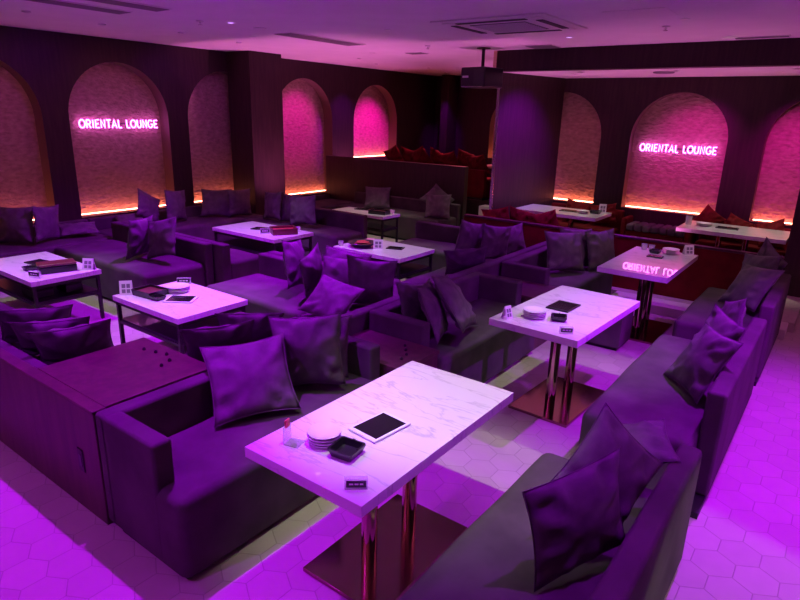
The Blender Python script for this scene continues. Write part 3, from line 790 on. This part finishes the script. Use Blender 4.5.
# alcove tables
tablet(-3.27, 8.55, ZH, math.radians(8), 'dark tablet on the long alcove table by the partition', .26, .15, 'black_plastic')
plates(3, -3.03, 8.50, ZH, 'the partition table', .085)
ashtray(-2.90, 8.62, ZH, 0, 'black ashtray on the long alcove table by the partition', .07)
tent_card(-2.84, 8.74, ZH, math.radians(20), 'pale card standing at the end of the long alcove table by the partition', .13, .10)
tumbler(-1.65, 8.62, ZH, 'clear glass at the end of the alcove table by the dark column', .045, .11)
plates(3, -1.46, 8.64, ZH, 'the column table', .095)
tablet(-1.19, 8.66, ZH, math.radians(3), 'dark tablet on the alcove table by the dark column', .26, .15, 'black_plastic')
tumbler(-5.22, 10.30, 1.14, 'clear glass on the white platform table', .06, .12)

# ------------------------------------------------------------------ lit signs
def arc(cx, cz, rx, rz, a0, a1, n=14):
    return [(cx + rx*math.cos(math.radians(a0 + (a1 - a0)*i/n)), cz + rz*math.sin(math.radians(a0 + (a1 - a0)*i/n))) for i in range(n + 1)]
GLY = {   # strokes in a unit-high box
 'O': (.86, [(arc(.43, .5, .40, .46, 0, 345, 22), True)]),
 'R': (.70, [([(.08, .02), (.08, .94)] , False), ([(.08, .94)] + arc(.36, .70, .25, .24, 90, -90, 10) + [(.08, .46)], False), ([(.34, .46), (.62, .02)], False)]),
 'I': (.30, [([(.15, .02), (.15, .96)], False)]),
 'E': (.64, [([(.58, .95), (.10, .95), (.10, .04), (.58, .04)], False), ([(.10, .50), (.50, .50)], False)]),
 'N': (.76, [([(.10, .02), (.10, .96), (.64, .04), (.64, .98)], False)]),
 'T': (.66, [([(.02, .95), (.64, .95)], False), ([(.33, .95), (.33, .02)], False)]),
 'A': (.78, [([(.04, .02), (.38, .96), (.72, .02)], False), ([(.17, .32), (.60, .32)], False)]),
 'L': (.58, [([(.10, .97), (.12, .20)] + arc(.26, .20, .14, .17, 180, 270, 5) + [(.54, .03)], False)]),
 'U': (.76, [([(.08, .97), (.08, .36)] + arc(.37, .36, .29, .33, 180, 360, 10) + [(.66, .97)], False)]),
 'G': (.82, [(arc(.42, .5, .38, .46, 45, 335, 18) + [(.78, .46), (.50, .46)], False)]),
}
def lit_sign(label, origin, udir, width, height):
    """letters in the vertical plane through origin along udir, centred on origin"""
    text = 'ORIENTAL LOUNGE'; gap = .13
    tot = sum((GLY[c][0] if c != ' ' else .42) + gap for c in text) - gap
    sx = width/tot
    ang = math.atan2(udir[1], udir[0])
    t = thing('lit_sign', label, 'sign', origin, ang, 'lit letter signs in the arches')
    x = -width/2
    for c in text:
        if c == ' ': x += (.42 + gap)*sx; continue
        bm = B()
        for pts, closed in GLY[c][1]:
            pp = [(x + p[0]*sx, 0, (p[1] - .5)*height) for p in pts]
            tube(bm, pp, height*.082, 8, closed)
        obj('letter', bm, 'letter', t)
        x += (GLY[c][0] + gap)*sx
    rl = B()
    obj('mounting_rail', box(rl, -width/2, width/2, .02, .03, -.008, .008), 'slot', t)
    return t
lit_sign('glowing pink wall letters in an arch of the left wall', (XA - .16, 4.645, 1.785), (0, 1), 1.14, .112)
lit_sign('glowing pink wall letters in the middle arch of the alcove', (-2.155, YB + .13, 1.635), (1, 0), 1.05, .108)

# LED strips on the arch sills
def led(x0, x1, y0, y1, z, label):
    t = thing('led_strip', label, 'light', ((x0+x1)/2, (y0+y1)/2, z), 0, 'warm light strips at the foot of the arches')
    w, d = (x1-x0)/2, (y1-y0)/2
    obj('channel', box(B(), -w - .004, w + .004, -d - .004, d + .004, 0, .006), 'black_metal', t)
    obj('diffuser', box(B(), -w, w, -d, d, .006, .016, .003, 1), 'led', t)
names = ['unused', 'first arch at the picture edge', 'left letter arch', 'arch cut off by the pillar', 'narrow magenta arch behind the pillar', 'magenta arch above the platform']
for k, (c, hw, s, _) in enumerate(LEFT_ARCHES):
    if k == 0: continue
    led(XA - .185, XA - .16, c - hw + .03, c + hw - .03, s, 'orange light strip along the sill of the ' + names[k])
names = ['arch next to the partition', 'arch holding the alcove letters', 'last arch by the dark column']
for k, (c, hw, s, _) in enumerate(ALC_ARCHES):
    led(c - hw + .03, c + hw - .03, YB + .125, YB + .15, s, 'orange light strip along the sill of the ' + names[k])

led(-6.68, -5.36, 12.44, 12.47, 1.12, 'orange light strip in the arch at the back of the platform')
# ------------------------------------------------------------------ ceiling fittings
t = thing('air_conditioner', 'square ceiling air conditioner cassette with a central grille', 'air conditioner', (-2.96, 5.68, ZC))
obj('frame', box(B(), -.58, .58, -.52, .52, -.014, 0, .005, 2), 'vent_white', t)
obj('panel', box(B(), -.50, .50, -.44, .44, -.022, -.014, .004, 1), 'vent_white', t)
g = obj('grille', box(B(), -.29, .29, -.26, .26, -.028, -.022), 'vent_dark', t)
bm = B()
for k in range(11): box(bm, -.28, .28, -.25 + k*.05, -.25 + k*.05 + .012, -.032, -.028)
obj('slats', bm, 'vent_white', g, 0)
for (x0, x1, y0, y1) in ((-.36, .36, -.42, -.36), (-.36, .36, .36, .42), (-.48, -.41, -.30, .30), (.41, .48, -.30, .30)):
    obj('louvre', box(B(), x0, x1, y0, y1, -.027, -.021), 'slot', t)
def ceil_vent(label, x0, x1, y0, y1, z=ZC):
    t = thing('ceiling_vent', label, 'vent', ((x0+x1)/2, (y0+y1)/2, z), 0, 'ceiling vents')
    w, d = (x1-x0)/2, (y1-y0)/2
    obj('frame', box(B(), -w, w, -d, d, -.008, 0), 'vent_white', t)
    bm = B(); n = max(2, int(2*min(w, d)/.03))
    for k in range(n):
        if w < d:
            a = -w + .008 + k*(2*w - .016)/n; box(bm, a, a + (2*w - .016)/n*.6, -d + .01, d - .01, -.012, -.008)
        else:
            a = -d + .008 + k*(2*d - .016)/n; box(bm, -w + .01, w - .01, a, a + (2*d - .016)/n*.6, -.012, -.008)
    obj('slats', bm, 'vent_dark', t, 0)
ceil_vent('grey ceiling grille between the air conditioner and the beam', -3.62, -3.26, 7.38, 7.72)
ceil_vent('long slot vent in the ceiling over the pillar table', -5.72, -5.42, 5.15, 6.45)
ceil_vent('slot vent near the upper picture edge, left one', -5.95, -5.72, 2.5, 3.42)
ceil_vent('slot vent near the upper picture edge, right one', -5.45, -5.22, 2.5, 3.5)
ceil_vent('small slot vent by the platform ceiling', -5.6, -5.3, 7.55, 7.75)
ceil_vent('short slot vent against the beam above the walkway', -1.30, -.80, 7.5, 7.6)
t = tag(obj('access_hatch', box(B(), -1.955, -1.45, 5.36, 5.795, ZC - .004, ZC), 'vent_white'), 'flush square access hatch in the ceiling', 'hatch')
def sprinkler(x, y, label, z=ZC):
    t = thing('sprinkler', label, 'sprinkler', (x, y, z), 0, 'small sprinkler heads in the ceiling')
    obj('rosette', lathe(B(), [(0, 0), (.04, 0), (.035, -.012), (0, -.012)], 18), 'vent_white', t)
    obj('head', lathe(B(), [(0, -.012), (.010, -.012), (.010, -.035), (.022, -.038), (.022, -.041), (0, -.041)], 14), 'steel', t)
sprinkler(-1.70, 6.39, 'sprinkler head between the hatch and the beam')
sprinkler(-5.63, 4.09, 'sprinkler head beside the violet ceiling light')
sprinkler(-4.75, 6.9, 'sprinkler head over the far low table')
tag(obj('downlight', lathe(B(), [(0, 0), (.07, 0), (.07, -.008), (.055, -.012), (0, -.012)], 24), 'lens_w'), 'small round white downlight next to the beam', 'light', 'unlit white downlights').location = (-1.33, 7.46, ZC)
tag(obj('downlight', lathe(B(), [(0, 0), (.07, 0), (.07, -.008), (.055, -.012), (0, -.012)], 24), 'vent_white'), 'oval pale downlight beside the violet ceiling light', 'light', 'unlit white downlights').location = (-5.49, 4.75, ZC)
tag(obj('ceiling_speaker', lathe(B(), [(0, 0), (.13, 0), (.125, -.014), (.10, -.02), (0, -.02)], 28), 'vent_dark'), 'round dark ceiling speaker in the alcove', 'speaker').location = (-2.20, 8.47, ZA)

# projector hung from the ceiling
t = thing('projector', 'black projector hanging from the ceiling in front of the partition edge', 'projector', (-4.22, 7.42, 2.375), math.radians(-8))
obj('housing', box(B(), -.20, .20, -.20, .20, 0, .25, .015, 3), 'black_plastic', t)
obj('vent_side', box(B(), .02, .18, -.206, -.199, .03, .22, .002, 1), 'slot', t)
obj('label_plate', box(B(), -.17, -.07, -.204, -.2, .12, .145, .001, 1), 'white_plastic', t)
obj('trim_line', box(B(), -.18, .17, -.205, -.2, .006, .014), 'steel', t)
obj('mount_pole', lathe(B(), [(0, .25), (.022, .25), (.022, .485), (0, .485)], 16), 'black_metal', t)
obj('mount_plate', lathe(B(), [(0, .485), (.09, .485), (.09, .498), (0, .498)], 20), 'black_metal', t)

# ------------------------------------------------------------------ lights
VIOLET = (0.40, 0.0, 1.0)
def lamp(name, kind, loc, energy, col, radius=.03, spot=None, target=None, blend=.6):
    l = bpy.data.lights.new(name, kind); l.energy = energy; l.color = col
    l.shadow_soft_size = radius
    if kind == 'SPOT': l.spot_size = math.radians(spot); l.spot_blend = blend
    o = bpy.data.objects.new(name, l); COL.objects.link(o); o.location = loc
    if target is not None:
        d = Vector(target) - Vector(loc); o.rotation_euler = d.to_track_quat('-Z', 'Y').to_euler()
    return o
def violet_fixture(x, y, label, e, spot, tg):
    t = thing('ceiling_spotlight', label, 'light', (x, y, ZC), 0, 'violet ceiling spotlights')
    obj('ring', lathe(B(), [(.030, 0), (.048, 0), (.046, -.008), (.030, -.006)], 24), 'vent_white', t)
    obj('lens', lathe(B(), [(0, -.001), (.030, -.001), (.028, -.005), (0, -.007)], 20), 'lens', t)
    lamp('violet_beam', 'SPOT', (x, y, ZC - .04), e, VIOLET, .025, spot, tg, .8)
EV = 360
for (x, y, lab, k, sz, tg) in [(-2.81, 6.80, 'violet spotlight glowing in the ceiling beside the beam', .8, 84, (-2.9, 6.6, .4)),
        (-5.45, 4.33, 'violet spotlight glowing in the ceiling over the low tables', 2.1, 108, (-5.7, 4.0, .4)),
        (-3.70, 3.72, 'violet spotlight in the ceiling above the brightly lit bench', 2.3, 70, (-3.7, 3.7, .4)),
        (-2.80, 1.75, 'violet spotlight in the ceiling above the nearest sofa', 1.65, 90, (-2.85, 1.45, .2)),
        (-5.45, 1.75, 'violet spotlight in the ceiling above the wooden divider', .9, 90, (-5.3, 1.6, .2)),
        (-0.20, 4.33, 'violet spotlight in the ceiling above the walkway', 1.6, 88, (-.25, 4.2, 0)),
        (-0.20, 1.75, 'violet spotlight in the ceiling near the camera end of the walkway', .55, 80, (-.3, 1.9, 0)),
        (3.20, 3.90, 'violet spotlight in the ceiling at the far side of the walkway', 2.2, 50, (-.2, 4.3, .3)),
        (-2.60, -.90, 'violet spotlight in the ceiling on the camera side of the room', .5, 90, (-2.6, 1.0, .3))]:
    violet_fixture(x, y, lab, EV*k, sz, tg)
WHITE = (0.96, 1.0, 0.77)
def white_fixture(x, y, lab, e, spot, target, z=ZC):
    t = thing('recessed_downlight', lab, 'light', (x, y, z), 0, 'white downlights over the tables')
    obj('ring', lathe(B(), [(.028, 0), (.045, 0), (.043, -.006), (.028, -.004)], 24), 'vent_white', t)
    obj('lens', lathe(B(), [(0, -.001), (.028, -.001), (.026, -.004), (0, -.005)], 20), 'lens_w', t)
    lamp('table_beam', 'SPOT', (x, y, z - .03), e, WHITE, .02, spot, target, .9)
EW = 98
for (x, y, lab, k, sz, tg) in [(-1.45, 1.94, 'white downlight above the nearest high table', 1.6, 50, (-1.40, 2.22, .7)), (-1.45, 4.0, 'white downlight above the second high table', 1.1, 50, (-1.45, 4.1, .7)),
     (-1.45, 6.03, 'white downlight above the table with mirrored letters', .3, 60, (-1.45, 6.1, .7)), (-4.33, 2.77, 'white downlight above the low table with the plates', 1.2, 48, (-4.33, 2.77, .5)),
     (-6.25, 2.49, 'white downlight above the low table at the picture edge', 1.2, 50, (-6.25, 2.49, .5)), (-6.2, 5.24, 'white downlight above the low table before the pillar', 1.0, 46, (-6.2, 5.24, .5)),
     (-4.3, 5.48, 'white downlight above the black bowl table', 1.1, 50, (-4.2, 5.48, .5)), (-6.1, 7.42, 'white downlight above the farthest low table', 1, 50, (-6.1, 7.42, .5))]:
    white_fixture(x, y, lab, EW*k, sz, tg)
t = thing('walkway_fill_light', 'added white fill light at the side wall, aimed at the walkway floor', 'light', (3.50, 1.5, 1.9), 0)  # unseen lamp added to whiten the walkway floor, set low to spare the pillows
obj('bracket', box(B(), -.06, 0, -.03, .03, -.03, .03, .004, 1), 'black_metal', t)
obj('can', box(B(), -.16, -.06, -.04, .04, -.04, .04, .012, 2), 'black_metal', t)
lamp('walkway_fill_beam', 'SPOT', (3.30, 1.5, 1.88), 170, WHITE, .02, 24, (.15, 2.35, 0), .3)
white_fixture(-4.75, 8.40, 'white downlight above the steps to the platform', EW*.5, 44, (-4.75, 8.75, .3))
white_fixture(-3.4, 8.52, 'white downlight above the long alcove table by the partition', EW*.7, 70, (-3.4, 8.52, .7), ZA)
white_fixture(-0.95, 8.64, 'white downlight above the alcove table by the dark column', EW*.8, 60, (-.9, 8.64, .7), ZA)
# magenta wall washers
MAG = (1.0, 0.0, 0.70)
def washer(x, y, z, lab, e, spot, target, col=MAG):
    t = thing('wall_washer', lab, 'light', (x, y, z), 0, 'magenta wall washers in the ceiling')
    obj('housing', lathe(B(), [(0, 0), (.04, 0), (.04, -.012), (.025, -.012), (.025, -.006), (0, -.006)], 20), 'vent_white', t)
    lamp('magenta_beam', 'SPOT', (x, y, z - .05), e, col, .03, spot, target, .9)
washer(-6.9, 8.05, ZC, 'magenta washer aimed at the narrow arch behind the pillar', 165, 44, (-8.4, 8.05, 1.75))
washer(-6.9, 10.1, ZC, 'magenta washer aimed at the arch above the platform', 340, 50, (-8.4, 10.1, 1.5))
washer(-2.0, 8.25, ZA, 'magenta washer aimed at the letter arch in the alcove', 110, 62, (-1.9, 9.6, 1.45))
washer(-0.75, 8.25, ZA, 'magenta washer aimed at the last arch in the alcove', 115, 60, (-.6, 9.6, 1.45))
washer(-3.2, 8.25, ZA, 'dim magenta washer aimed at the arch next to the partition', 12, 60, (-3.6, 9.6, 1.4), (1.0, .10, .35))
washer(-6.7, 4.6, ZC, 'dim rose washer aimed at the arch with the lit letters', 14, 80, (-8.4, 4.6, 1.6), (1.0, .22, .18))
washer(-6.7, 2.9, ZC, 'dim rose washer aimed at the first arch', 18, 80, (-8.4, 2.9, 1.6), (1.0, .18, .24))
washer(-6.2, 10.9, ZC, 'added red fill washer over the pillows on the platform', 330, 84, (-6.4, 9.6, 1.0), (1.0, .10, .16))  # lamp added to brighten the platform pillows
washer(-3.15, 8.15, ZA, 'violet washer aimed at the partition beside the alcove', 210, 76, (-4.15, 8.45, 1.55), VIOLET)
washer(-7.3, 9.0, ZC, 'violet washer aimed at the pier between the two magenta arches', 80, 50, (-8.2, 9.1, 1.75), VIOLET)
washer(-7.3, 11.3, ZC, 'violet washer aimed at the platform pilaster', 90, 40, (-7.7, 11.9, 1.8), VIOLET)
washer(-6.9, 3.75, ZC, 'added violet fill washer on the pier between the first two arches', 12, 90, (-8.2, 3.75, 1.9), VIOLET)  # soft fill added to lift the dark left wall
washer(-6.9, 5.6, ZC, 'added violet fill washer on the pier beside the pillar', 12, 90, (-8.2, 5.6, 1.9), VIOLET)  # second added fill, lifts the wall towards the pillar
# unseen floor lamps added to brighten the ceiling
def fill_uplight(x, y, z, lab, e, spot=105):
    t = thing('floor_fill_light', lab, 'light', (x, y, z), 0, 'added fill lights washing the ceiling')
    obj('can', lathe(B(), [(0, 0), (.07, 0), (.075, .12), (.065, .12), (.06, .05), (0, .05)], 20), 'black_metal', t)
    obj('lens', lathe(B(), [(0, .05), (.058, .05), (.055, .06), (0, .062)], 18), 'lens_w', t)
    lamp('fill_beam', 'SPOT', (x, y, z + .10), e*4.5, (1.0, .19, .72), .05, spot, (x, y, z + 2), .8)
fill_uplight(2.4, 5.2, 0, 'added ceiling fill light on the walkway floor by the side wall', 120)
fill_uplight(-4.1, 7.35, 0, 'added ceiling fill light on the floor behind the bench of the black bowl table', 50)
fill_uplight(-7.05, 6.80, 0, 'added ceiling fill light on the floor behind the pillar table bench', 45)
fill_uplight(-1.2, -2.0, 0, 'added ceiling fill light on the floor on the camera side', 40)
fill_uplight(-5.2, -1.8, 0, 'added ceiling fill light on the floor beyond the bright purple aisle', 90)
fill_uplight(-7.9, 9.1, .60, 'added ceiling fill light on the platform behind the red banquette wall end', 12)
fill_uplight(-1.95, 7.95, .10, 'added ceiling fill light on the alcove floor between the two long tables', 20)
fill_uplight(-4.75, 10.8, .60, 'added ceiling fill light on the platform floor beside the white table', 30)
# ------------------------------------------------------------------ world, view
w = bpy.data.worlds.new('world'); scene.world = w; w.use_nodes = True
w.node_tree.nodes['Background'].inputs['Color'].default_value = (0.10, 0.03, 0.12, 1)
w.node_tree.nodes['Background'].inputs['Strength'].default_value = 0.03
scene.view_settings.view_transform = 'Standard'; scene.view_settings.look = 'None'
scene.view_settings.exposure = 0.0; scene.view_settings.gamma = 1.0
scene.cycles.use_denoising = True
scene.cycles.max_bounces = 8
scene.cycles.sample_clamp_indirect = 6.0
